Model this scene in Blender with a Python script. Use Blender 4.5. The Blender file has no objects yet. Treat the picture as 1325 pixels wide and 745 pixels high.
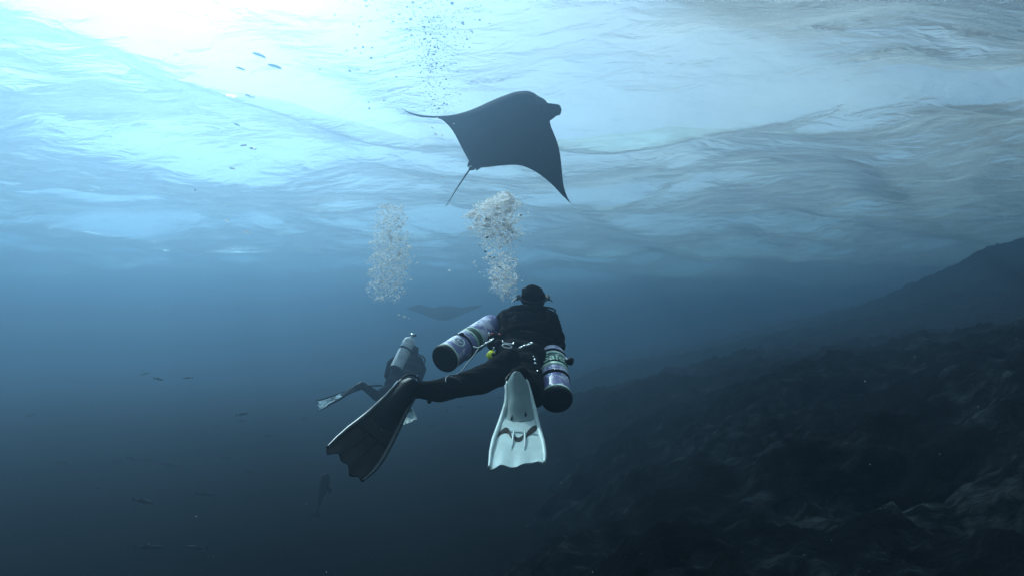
import bpy, bmesh, math, random
import numpy as np
from mathutils import Vector, Matrix, noise, Quaternion

R = math.radians
random.seed(7)
rng = np.random.default_rng(11)
S = bpy.context.scene
COL = S.collection

# ------------------------------------------------------------------ camera
cam_d = bpy.data.cameras.new('camera')
cam = bpy.data.objects.new('camera', cam_d)
COL.objects.link(cam)
S.camera = cam
HFOV, PITCH = 84.0, 5.0
cam_d.angle = R(HFOV)
cam_d.clip_start = 0.05
cam_d.clip_end = 2000
cam.location = (0, 0, 0)                      # 5.6 m below the surface
cam.rotation_euler = (R(90 + PITCH), 0, 0)
FPX = 662.5 / math.tan(R(HFOV / 2))

def ray(px, py):
    """direction of a photograph pixel, world space (y component is 1 before pitch)"""
    x = (px - 662.5) / FPX
    z = -(py - 372.5) / FPX
    c, s = math.cos(R(PITCH)), math.sin(R(PITCH))
    return Vector((x, c - z * s, s + z * c))

def at(px, py, d):
    """point d metres deep along the optical axis behind that pixel"""
    return ray(px, py) * d

# ------------------------------------------------------------------ world, sun, exposure
SUN_EL, SUN_AZ = 44.0, -36.0
W = bpy.data.worlds.new("World")
S.world = W
W.use_nodes = True
wn, wl = W.node_tree.nodes, W.node_tree.links
bg = wn['Background']
sky = wn.new('ShaderNodeTexSky')
sky.sky_type = 'NISHITA'
sky.sun_disc = False
sky.sun_elevation = R(SUN_EL)
sky.sun_rotation = R(SUN_AZ)
# soft broken cloud over the Nishita sky
wtc = wn.new('ShaderNodeTexCoord'); wmap = wn.new('ShaderNodeMapping'); wmap.inputs['Scale'].default_value = (1, 1, 2.6)
wl.new(wtc.outputs['Generated'], wmap.inputs[0])
wnz = wn.new('ShaderNodeTexNoise'); wnz.inputs['Scale'].default_value = 2.3; wnz.inputs['Detail'].default_value = 7
wnz.inputs['Roughness'].default_value = .6; wnz.inputs['Distortion'].default_value = .5
wl.new(wmap.outputs[0], wnz.inputs['Vector'])
wrp = wn.new('ShaderNodeMapRange'); wrp.inputs['From Min'].default_value = .36; wrp.inputs['From Max'].default_value = .62
wrp.inputs['To Max'].default_value = .92
wl.new(wnz.outputs['Fac'], wrp.inputs['Value'])
wmix = wn.new('ShaderNodeMix'); wmix.data_type = 'RGBA'
wmix.inputs['B'].default_value = (4.6, 4.9, 5.0, 1)
wl.new(wrp.outputs[0], wmix.inputs['Factor']); wl.new(sky.outputs[0], wmix.inputs['A'])
wl.new(wmix.outputs['Result'], bg.inputs[0])
bg.inputs[1].default_value = 0.08
sun_d = bpy.data.lights.new('sun', 'SUN')
sun_d.energy = 5.0
sun_d.angle = R(0.5)
sun_d.color = (1.0, 0.98, 0.95)
sun = bpy.data.objects.new('sun', sun_d)
COL.objects.link(sun)
sd = Vector((math.sin(R(SUN_AZ)) * math.cos(R(SUN_EL)), math.cos(R(SUN_AZ)) * math.cos(R(SUN_EL)), math.sin(R(SUN_EL))))
sun.rotation_euler = sd.to_track_quat('Z', 'Y').to_euler()
S.view_settings.view_transform = 'Standard'
S.view_settings.look = 'None'
S.view_settings.exposure = 1.05
S.view_settings.gamma = 1
S.cycles.volume_bounces = 0
S.cycles.max_bounces = 24
S.cycles.diffuse_bounces = 20
S.cycles.transmission_bounces = 20
S.cycles.transparent_max_bounces = 48
S.cycles.caustics_reflective = False
S.cycles.caustics_refractive = False

# ------------------------------------------------------------------ helpers
def tag(o, label=None, cat=None, group=None, kind=None):
    if label: o['label'] = label
    if cat: o['category'] = cat
    if group: o['group'] = group
    if kind: o['kind'] = kind
    return o

def link(name, me, mat=None, parent=None):
    o = bpy.data.objects.new(name, me)
    COL.objects.link(o)
    if mat is not None:
        me.materials.append(mat)
    if parent is not None:
        o.parent = parent
    return o

def mesh_np(name, V, F, smooth=True):
    me = bpy.data.meshes.new(name)
    V = np.asarray(V, dtype=np.float32); F = np.asarray(F, dtype=np.int32)
    me.vertices.add(len(V)); me.vertices.foreach_set('co', V.ravel())
    k = F.shape[1]
    me.loops.add(F.size); me.loops.foreach_set('vertex_index', F.ravel())
    me.polygons.add(len(F))
    me.polygons.foreach_set('loop_start', np.arange(0, F.size, k, dtype=np.int32))
    me.polygons.foreach_set('loop_total', np.full(len(F), k, dtype=np.int32))
    me.polygons.foreach_set('use_smooth', np.full(len(F), smooth))
    me.update(calc_edges=True)
    return me

def grid_faces(nu, nv):
    i = np.arange(nu * nv).reshape(nv, nu)
    return np.stack([i[:-1, :-1], i[:-1, 1:], i[1:, 1:], i[1:, :-1]], -1).reshape(-1, 4)

class N:
    """small material builder"""
    def __init__(s, name):
        s.m = bpy.data.materials.new(name)
        s.m.use_nodes = True
        s.t = s.m.node_tree
        s.t.nodes.clear()
        s.out = s.t.nodes.new('ShaderNodeOutputMaterial')
    def n(s, typ, **kw):
        nd = s.t.nodes.new(typ)
        for k, v in kw.items():
            if k.startswith('i_'):
                nd.inputs[k[2:].replace('_', ' ')].default_value = v
            else:
                setattr(nd, k, v)
        return nd
    def l(s, a, b):
        s.t.links.new(a, b)
    def ramp(s, src, stops):
        r = s.n('ShaderNodeValToRGB')
        e = r.color_ramp.elements
        while len(e) < len(stops): e.new(0.5)
        for q, (p, c) in zip(e, stops):
            q.position = p
            q.color = (c, c, c, 1) if isinstance(c, (int, float)) else (*c, 1)
        s.l(src, r.inputs[0])
        return r.outputs[0]
    def noise(s, scale, detail=4, rough=.5, vec=None, dist=0):
        q = s.n('ShaderNodeTexNoise')
        q.inputs['Scale'].default_value = scale
        q.inputs['Detail'].default_value = detail
        q.inputs['Roughness'].default_value = rough
        q.inputs['Distortion'].default_value = dist
        if vec is not None: s.l(vec, q.inputs['Vector'])
        return q.outputs['Fac']

# ------------------------------------------------------------------ water surface
H = 5.6
def axis(lo, hi, dlo, dhi, step, grow):
    a = list(np.arange(dlo, dhi, step))
    v, st = dlo, step
    L = []
    while v > lo:
        st *= grow; v -= st; L.append(v)
    v, st = a[-1], step
    Rr = []
    while v < hi:
        st *= grow; v += st; Rr.append(v)
    return np.array(L[::-1] + a + Rr)

def vnoise(x, y, seed, octs=4, lac=2.0, gain=.5):
    """vectorised value noise, roughly -1..1"""
    r = np.random.default_rng(seed)
    tab = r.uniform(-1, 1, (256, 256))
    out = np.zeros_like(x); amp = 1.0; f = 1.0
    for o in range(octs):
        xx = x * f + 17.3 * o; yy = y * f + 9.1 * o
        xi = np.floor(xx).astype(int); yi = np.floor(yy).astype(int)
        fx = xx - xi; fy = yy - yi
        fx = fx * fx * fx * (fx * (fx * 6 - 15) + 10); fy = fy * fy * fy * (fy * (fy * 6 - 15) + 10)
        a = tab[xi % 256, yi % 256]; b = tab[(xi + 1) % 256, yi % 256]
        c = tab[xi % 256, (yi + 1) % 256]; d = tab[(xi + 1) % 256, (yi + 1) % 256]
        out += amp * ((a * (1 - fx) + b * fx) * (1 - fy) + (c * (1 - fx) + d * fx) * fy)
        amp *= gain; f *= lac
    return out

def build_surface():
    xs = axis(-150, 150, -32, 32, .14, 1.12)
    ys = axis(-150, 150, 6, 46, .14, 1.12)
    X, Y = np.meshgrid(xs, ys)
    wx = X + 1.6 * vnoise(X * .11, Y * .11, 1, 3)
    wy = Y + 1.6 * vnoise(X * .11 + 40, Y * .11, 2, 3)
    Z = np.zeros_like(X)
    r = np.random.default_rng(3)
    for k in range(70):
        lam = 0.7 * (15 / 0.7) ** r.uniform(0, 1)
        th = R(102) + r.normal(0, .38)          # swell runs mostly along the view, crests lie across it
        slope = .053
        slope *= min(1, (lam / 4.5)) ** .6
        a = slope * lam / (2 * math.pi)
        ph = r.uniform(0, 6.28)
        arg = 2 * math.pi / lam * (math.cos(th) * wx + math.sin(th) * wy) + ph
        q = np.sin(arg)
        Z += a * (q + .25 * (q * q - .5))
    me = mesh_np('water_surface', np.stack([X, Y, Z + H], -1).reshape(-1, 3), grid_faces(len(xs), len(ys)))
    m = N('sea_surface')
    tc = m.n('ShaderNodeTexCoord')
    mp = m.n('ShaderNodeMapping'); mp.inputs['Scale'].default_value = (.6, 1.3, 1); m.l(tc.outputs['Object'], mp.inputs[0])
    nz = m.noise(1.6, 5, .55, mp.outputs[0], .6)
    bp = m.n('ShaderNodeBump'); bp.inputs['Strength'].default_value = .7; bp.inputs['Distance'].default_value = .18
    m.l(nz, bp.inputs['Height'])
    fr = m.n('ShaderNodeFresnel'); fr.inputs['IOR'].default_value = IOR_S
    m.l(bp.outputs[0], fr.inputs['Normal'])
    tr = m.n('ShaderNodeBsdfTransparent'); tr.inputs[0].default_value = (.84, .98, .95, 1)
    gl = m.n('ShaderNodeBsdfGlossy'); gl.inputs['Roughness'].default_value = .12; gl.inputs['Color'].default_value = (.9, .95, 1, 1)
    m.l(bp.outputs[0], gl.inputs['Normal'])
    mx = m.n('ShaderNodeMixShader')
    m.l(fr.outputs[0], mx.inputs[0]); m.l(tr.outputs[0], mx.inputs[1]); m.l(gl.outputs[0], mx.inputs[2])
    tl = m.n('ShaderNodeBsdfTranslucent'); tl.inputs[0].default_value = (.84, .98, .95, 1); m.l(bp.outputs[0], tl.inputs['Normal'])
    mx2 = m.n('ShaderNodeMixShader'); mx2.inputs[0].default_value = TRANSL
    m.l(mx.outputs[0], mx2.inputs[1]); m.l(tl.outputs[0], mx2.inputs[2])
    m.l(mx2.outputs[0], m.out.inputs[0])
    return tag(link('water_surface', me, m.m), 'rippling pale blue sea surface seen from below', kind='structure')
IOR_S, TRANSL = 1.12, .20
build_surface()

# ------------------------------------------------------------------ reef slope (seabed)
def terrain_z(X, Y):
    """rock slope that climbs to the right and falls to the added dark, even floor on the left"""
    edge = -.8 + .12 * Y + .9 * vnoise(Y * .25, Y * 0 + 3, 30, 3)
    u = X - edge
    up = np.maximum(u, 0)
    slope = -2.65 + 1.0 * (1 - np.exp(-up / 1.2)) + .22 * up - .03 * Y + np.minimum(u, 0) * 1.1
    slope += 2.6 * np.exp(-((X - 25) ** 2 / 34 + (Y - 23) ** 2 / 70))
    n = vnoise(X * .16, Y * .12, 21, 3) * .38
    n += .15 * (1 - 2 * np.abs(vnoise(X * .35 + 5 + .3 * Y, Y * .9, 22, 4)))
    n += .12 * vnoise(X * 1.7 + .4 * Y, Y * 2.4, 23, 5, gain=.62)
    n += .03 * (1 - 3 * np.abs(vnoise(X * 2.3, Y * 2.6, 24, 3)))
    slope += n
    z = np.maximum(slope, -14)
    return np.minimum(z, H - 1.2)

def build_terrain():
    xs = axis(-150, 150, -8, 26, .08, 1.1)
    ys = axis(-150, 150, 3, 30, .08, 1.1)
    X, Y = np.meshgrid(xs, ys)
    Z = terrain_z(X, Y)
    me = mesh_np('reef_slope', np.stack([X, Y, Z], -1).reshape(-1, 3), grid_faces(len(xs), len(ys)))
    m = N('reef_rock')
    tc = m.n('ShaderNodeTexCoord')
    mp = m.n('ShaderNodeMapping'); mp.inputs['Scale'].default_value = (.8, 1.5, 1.0); m.l(tc.outputs['Object'], mp.inputs[0])
    a = m.noise(.6, 6, .6, mp.outputs[0], .8)
    b = m.noise(6, 5, .65, mp.outputs[0], .3)
    mxx = m.n('ShaderNodeMath', operation='MULTIPLY'); m.l(a, mxx.inputs[0]); m.l(b, mxx.inputs[1])
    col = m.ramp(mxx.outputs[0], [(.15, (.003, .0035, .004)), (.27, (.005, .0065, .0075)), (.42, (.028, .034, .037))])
    bs = m.n('ShaderNodeBsdfDiffuse'); bs.inputs['Roughness'].default_value = .9
    m.l(col, bs.inputs['Color'])
    bp = m.n('ShaderNodeBump'); bp.inputs['Strength'].default_value = .7; bp.inputs['Distance'].default_value = .06
    m.l(b, bp.inputs['Height']); m.l(bp.outputs[0], bs.inputs['Normal'])
    m.l(bs.outputs[0], m.out.inputs[0])
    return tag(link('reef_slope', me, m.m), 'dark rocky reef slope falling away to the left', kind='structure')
build_terrain()

def build_floor():  # dark floor added to cut the haze and darken the lower water
    xs = axis(-150, 150, -30, 10, .5, 1.15)
    ys = axis(-150, 150, 2, 40, .5, 1.15)
    X, Y = np.meshgrid(xs, ys)
    Z = -2.4 - .03 * np.clip(Y, -20, 60) + .05 * vnoise(X * .25, Y * .25, 31, 3)
    me = mesh_np('added_floor', np.stack([X, Y, Z], -1).reshape(-1, 3), grid_faces(len(xs), len(ys)))
    m = N('darkening_floor')
    tc = m.n('ShaderNodeTexCoord')
    a = m.noise(.4, 4, .5, tc.outputs['Object'], .3)
    col = m.ramp(a, [(.35, (.004, .0045, .005)), (.65, (.007, .008, .0085))])
    bs = m.n('ShaderNodeBsdfDiffuse'); bs.inputs['Roughness'].default_value = .9
    m.l(col, bs.inputs['Color']); m.l(bs.outputs[0], m.out.inputs[0])
    return tag(link('added_floor', me, m.m), 'added dark floor that deepens the lower water, lost in the blue', kind='structure')
build_floor()

# ------------------------------------------------------------------ water volume
def build_haze():
    bm = bmesh.new()
    bmesh.ops.create_cube(bm, size=1)
    lo, hi = -60, H + 3.0
    for v in bm.verts:
        v.co = Vector((v.co.x * 310, v.co.y * 310, lo if v.co.z < 0 else hi))
    me = bpy.data.meshes.new('haze'); bm.to_mesh(me)
    m = N('sea_water')
    pv = m.n('ShaderNodeVolumePrincipled')
    pv.inputs['Color'].default_value = VCOL
    pv.inputs['Absorption Color'].default_value = VABS
    pv.inputs['Density'].default_value = VDEN
    pv.inputs['Anisotropy'].default_value = VG
    m.l(pv.outputs[0], m.out.inputs['Volume'])
    return tag(link('haze', me, m.m), kind='stuff')
VCOL, VABS, VDEN, VG = (.25, .41, .64, 1), (.05, .27, .95, 1), .079, .80
build_haze()

# ------------------------------------------------------------------ object helpers
def thing(name, label, cat, loc, group=None):
    o = bpy.data.objects.new(name, None)
    o.empty_display_size = .1
    COL.objects.link(o)
    o.location = loc
    return tag(o, label, cat, group)

class G:
    """collects polygons in world space; build() links them as one object, local to its root"""
    def __init__(s): s.v, s.f = [], []
    def add(s, V, F):
        k = len(s.v)
        s.v += [Vector(p) for p in V]
        s.f += [tuple(i + k for i in f) for f in F]
        return s
    def tube(s, P, rad, seg=12, flat=1.0, up=None, cap=True):
        P = [Vector(p) for p in P]
        if not hasattr(rad, '__len__'): rad = [rad] * len(P)
        V, F = [], []
        ref = Vector(up) if up is not None else Vector((.13, .31, .94))
        for i, p in enumerate(P):
            t = (P[min(i + 1, len(P) - 1)] - P[max(i - 1, 0)]).normalized()
            a = t.cross(ref)
            if a.length < 1e-3: a = t.cross(Vector((1, 0, 0)))
            a.normalize(); b = a.cross(t).normalized()
            for k in range(seg):
                w = 2 * math.pi * k / seg
                V.append(p + a * math.cos(w) * rad[i] + b * math.sin(w) * rad[i] * flat)
        for i in range(len(P) - 1):
            for k in range(seg):
                k2 = (k + 1) % seg
                F.append((i * seg + k, i * seg + k2, (i + 1) * seg + k2, (i + 1) * seg + k))
        if cap:
            F.append(tuple(range(seg))[::-1]); F.append(tuple((len(P) - 1) * seg + k for k in range(seg)))
        return s.add(V, F)
    def ring(s, c, ax, r, w, seg=20, tseg=6, sx=1.0, sy=1.0, a0=0, a1=2 * math.pi, ref=None):
        ax = Vector(ax).normalized()
        a = ax.cross(Vector(ref) if ref is not None else Vector((.1, .3, .9))).normalized(); b = ax.cross(a)
        full = abs(a1 - a0 - 2 * math.pi) < 1e-6
        P = [Vector(c) + a * math.cos(t) * r * sx + b * math.sin(t) * r * sy for t in np.linspace(a0, a1, seg + 1)]
        return s.tube(P, w, tseg, up=ax, cap=not full)
    def ball(s, c, r, n=2, sc=(1, 1, 1), rot=None):
        bm = bmesh.new(); bmesh.ops.create_icosphere(bm, subdivisions=n, radius=1)
        V = []
        for v in bm.verts:
            q = Vector((v.co.x * sc[0], v.co.y * sc[1], v.co.z * sc[2])) * r
            if rot is not None: q = rot @ q
            V.append(Vector(c) + q)
        F = [tuple(v.index for v in f.verts) for f in bm.faces]
        bm.free()
        return s.add(V, F)
    def box(s, c, a, b, n, sx, sy, sz):
        c = Vector(c); V = []
        for i in (-1, 1):
            for j in (-1, 1):
                for k in (-1, 1):
                    V.append(c + a * (i * sx / 2) + b * (j * sy / 2) + n * (k * sz / 2))
        return s.add(V, [(0, 1, 3, 2), (4, 6, 7, 5), (0, 4, 5, 1), (2, 3, 7, 6), (0, 2, 6, 4), (1, 5, 7, 3)])
    def build(s, name, mat, parent=None, smooth=True, origin=None, bevel=0):
        if origin is None:
            r = parent
            while r is not None and r.parent is not None: r = r.parent
            origin = r.location if r is not None else Vector()
        me = bpy.data.meshes.new(name)
        me.from_pydata([tuple(p - origin) for p in s.v], [], s.f)
        bm = bmesh.new(); bm.from_mesh(me)
        bmesh.ops.recalc_face_normals(bm, faces=bm.faces)
        bm.to_mesh(me); bm.free()
        for p in me.polygons: p.use_smooth = smooth
        o = link(name, me, mat, parent)
        if parent is None: o.location = origin
        if bevel:
            b = o.modifiers.new('bevel', 'BEVEL'); b.width = bevel; b.segments = 2; b.limit_method = 'ANGLE'
        return o

def pmat(name, col, rough=.5, metal=0, spec=.5, var=0, scale=20, bump=0, sss=0):
    m = N(name)
    bs = m.n('ShaderNodeBsdfPrincipled')
    bs.inputs['Roughness'].default_value = rough
    bs.inputs['Metallic'].default_value = metal
    bs.inputs['Specular IOR Level'].default_value = spec
    tc = m.n('ShaderNodeTexCoord')
    nz = m.noise(scale, 6, .6, tc.outputs['Object'])
    if var:
        c2 = tuple(max(0, min(1, c * (1 - var))) for c in col)
        c3 = tuple(max(0, min(1, c * (1 + var))) for c in col)
        m.l(m.ramp(nz, [(.35, c2), (.65, c3)]), bs.inputs['Base Color'])
    else:
        bs.inputs['Base Color'].default_value = (*col, 1)
    if bump:
        bp = m.n('ShaderNodeBump'); bp.inputs['Strength'].default_value = .6; bp.inputs['Distance'].default_value = bump
        m.l(nz, bp.inputs['Height']); m.l(bp.outputs[0], bs.inputs['Normal'])
    m.l(bs.outputs[0], m.out.inputs[0])
    return m.m

def worn_paint(name, col, col2, amt=.5, scale=14):
    m = N(name)
    bs = m.n('ShaderNodeBsdfPrincipled'); bs.inputs['Roughness'].default_value = .42
    tc = m.n('ShaderNodeTexCoord')
    a = m.noise(scale, 8, .68, tc.outputs['Object'], .4)
    b = m.noise(scale * .3, 3, .5, tc.outputs['Object'])
    mm = m.n('ShaderNodeMath', operation='MULTIPLY_ADD'); m.l(b, mm.inputs[0]); mm.inputs[1].default_value = .6; m.l(a, mm.inputs[2])
    f = m.ramp(mm.outputs[0], [(.9 - .3 * amt, 0.0), (.98 - .3 * amt, 1.0)])
    mx = m.n('ShaderNodeMix', data_type='RGBA')
    mx.inputs['A'].default_value = (*col, 1); mx.inputs['B'].default_value = (*col2, 1)
    m.l(f, mx.inputs['Factor']); m.l(mx.outputs['Result'], bs.inputs['Base Color'])
    bp = m.n('ShaderNodeBump'); bp.inputs['Strength'].default_value = .4; bp.inputs['Distance'].default_value = .001
    m.l(f, bp.inputs['Height']); m.l(bp.outputs[0], bs.inputs['Normal'])
    m.l(bs.outputs[0], m.out.inputs[0])
    return m.m

M = dict(
    neoprene=pmat('black_neoprene', (.0025, .0025, .003), .95, spec=.05, var=.4, scale=9, bump=.004),
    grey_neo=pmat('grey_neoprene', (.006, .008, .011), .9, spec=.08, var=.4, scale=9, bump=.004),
    rubber=pmat('black_rubber', (.003, .0035, .004), .6, spec=.18, var=.3, scale=30, bump=.001),
    dark_shade_fin=pmat('dark_and_shaded_fin_rubber', (.004, .006, .008), .5, spec=.16, var=.4, scale=25, bump=.001),  # on the near left fin this colour stands in for shade
    finrail=pmat('highlit_rail_rubber', (.03, .04, .045), .4, spec=.4, var=.3, scale=25),  # lighter than the fin: rail highlight put into the colour
    palefin=pmat('pale_fin_rubber', (.36, .45, .44), .5, spec=.4, var=.10, scale=16, bump=.001),
    poc_shaded=pmat('shaded_pocket_rubber', (.12, .18, .18), .55, spec=.4, var=.2, scale=10, bump=.001),  # darker copy of palefin; the pocket's shade is put into its colour
    steel=pmat('steel', (.75, .77, .78), .28, 1.0, var=.1, scale=60),
    yellow=pmat('yellow_plastic', (.75, .85, .02), .4, var=.1),
    red=pmat('red_plastic', (.55, .05, .08), .45, var=.1),
    webbing=pmat('black_webbing', (.003, .003, .004), .9, spec=.06, var=.4, scale=120, bump=.001),
    greycord=pmat('grey_cord', (.10, .13, .15), .6, var=.2, scale=50),
    violet=worn_paint('worn_violet_paint', (.13, .13, .29), (.46, .48, .60), .40),
    palegreen=worn_paint('pale_green_tape', (.36, .60, .42), (.60, .75, .62), .5, 25),
    darkgreen=worn_paint('dark_green_tape', (.014, .055, .032), (.07, .15, .10), .2, 25),
    white=worn_paint('worn_white_print', (.66, .76, .72), (.30, .42, .40), .25, 60),
    alu=worn_paint('brushed_pale_cylinder', (.62, .66, .68), (.42, .46, .48), .4),
    skin=pmat('skin', (.45, .28, .2), .55, var=.1),
    lens=pmat('mask_glass', (.02, .03, .04), .05),
    manta=pmat('manta_hide', (.004, .008, .010), .85, spec=.06, var=.35, scale=3.5, bump=.01),
    mantapale=pmat('manta_pale_hide', (.035, .05, .055), .8, spec=.1, var=.3, scale=8),
    fish=pmat('fish_skin', (.016, .022, .027), .8, spec=.1, var=.4, scale=12),
)

def remesh_body(name, caps, voxel, mat, parent, smooth=4, disp=0, seed=0):
    """caps: list of (p0, r0, p1, r1, flat, up); joined and voxel-remeshed to one continuous skin"""
    g = G()
    for c in caps:
        p0, r0, p1, r1 = Vector(c[0]), c[1], Vector(c[2]), c[3]
        flat = c[4] if len(c) > 4 else 1.0
        up = c[5] if len(c) > 5 else None
        L = (p1 - p0).length
        n = 12
        P, rr = [], []
        t = (p1 - p0).normalized() if L > 1e-5 else Vector((0, 0, 1))
        for k in range(1, 6):
            a = math.pi / 2 * k / 6
            P.append(p0 - t * r0 * math.cos(a)); rr.append(r0 * math.sin(a))
        for k in range(n + 1):
            P.append(p0.lerp(p1, k / n)); rr.append(r0 + (r1 - r0) * k / n)
        for k in range(5, 0, -1):
            a = math.pi / 2 * k / 6
            P.append(p1 + t * r1 * math.cos(a)); rr.append(r1 * math.sin(a))
        g.tube(P, rr, 20, flat, up)
    tmp = g.build('tmp', None, None, origin=Vector())
    md = tmp.modifiers.new('r', 'REMESH'); md.mode = 'VOXEL'; md.voxel_size = voxel
    sm = tmp.modifiers.new('s', 'SMOOTH'); sm.factor = .5; sm.iterations = smooth
    dg = bpy.context.evaluated_depsgraph_get()
    me = bpy.data.meshes.new_from_object(tmp.evaluated_get(dg))
    old = tmp.data
    bpy.data.objects.remove(tmp); bpy.data.meshes.remove(old)
    origin = parent.location
    n = len(me.vertices)
    co = np.empty(n * 3, dtype=np.float32); me.vertices.foreach_get('co', co); co = co.reshape(-1, 3)
    if disp:
        no = np.empty(n * 3, dtype=np.float32); me.vertices.foreach_get('normal', no); no = no.reshape(-1, 3)
        d = vnoise(co[:, 0] * 9 + co[:, 2] * 5, co[:, 2] * 22 + co[:, 1] * 7, seed, 3) * disp
        co = co + no * d[:, None]
    co = co - np.array(origin, dtype=np.float32)
    me.vertices.foreach_set('co', co.astype(np.float32).ravel()); me.update()
    me.polygons.foreach_set('use_smooth', np.ones(len(me.polygons), dtype=bool))
    me.materials.clear()
    me.name = name
    return link(name, me, mat, parent)

def hand_caps(w, d, up, side, s=1.0, thumb=1):
    """palm and five curled fingers from wrist w along d; up is the back of the hand"""
    d = Vector(d).normalized(); side = Vector(side).normalized(); up = Vector(up).normalized()
    C = [(w, .024 * s, w + d * .05 * s, .036 * s, .5, up), (w + d * .05 * s, .038 * s, w + d * .085 * s, .038 * s, .42, up)]
    for k, L in enumerate((.066, .075, .07, .056)):
        b = w + d * .095 * s + side * (k - 1.5) * .02 * s * thumb
        m = b + (d * .85 - up * .35).normalized() * L * .55 * s
        e = m + (d * .35 - up * .9).normalized() * L * .5 * s
        C += [(b - d * .02 * s, .0095 * s, m, .009 * s), (m, .009 * s, e, .0075 * s)]
    b = w + d * .03 * s - side * .03 * s * thumb
    m = b + (d * .6 - side * .8 * thumb - up * .2).normalized() * .04 * s
    e = m + (d * .9 - up * .5).normalized() * .033 * s
    C += [(b, .013 * s, m, .011 * s), (m, .011 * s, e, .009 * s)]
    return C

# ------------------------------------------------------------------ swim fins
def cr(P, t):
    """Catmull-Rom through P, t in 0..1"""
    n = len(P) - 1
    x = min(max(t, 0), 1) * n; i = min(int(x), n - 1); f = x - i
    p0, p1, p2, p3 = P[max(i - 1, 0)], P[i], P[i + 1], P[min(i + 2, n)]
    return .5 * ((2 * p1) + (p2 - p0) * f + (2 * p0 - 5 * p1 + 4 * p2 - p3) * f * f + (3 * p1 - p0 - 3 * p2 + p3) * f ** 3)

def interp(x, xs, ys): return float(np.interp(x, xs, ys))

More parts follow.
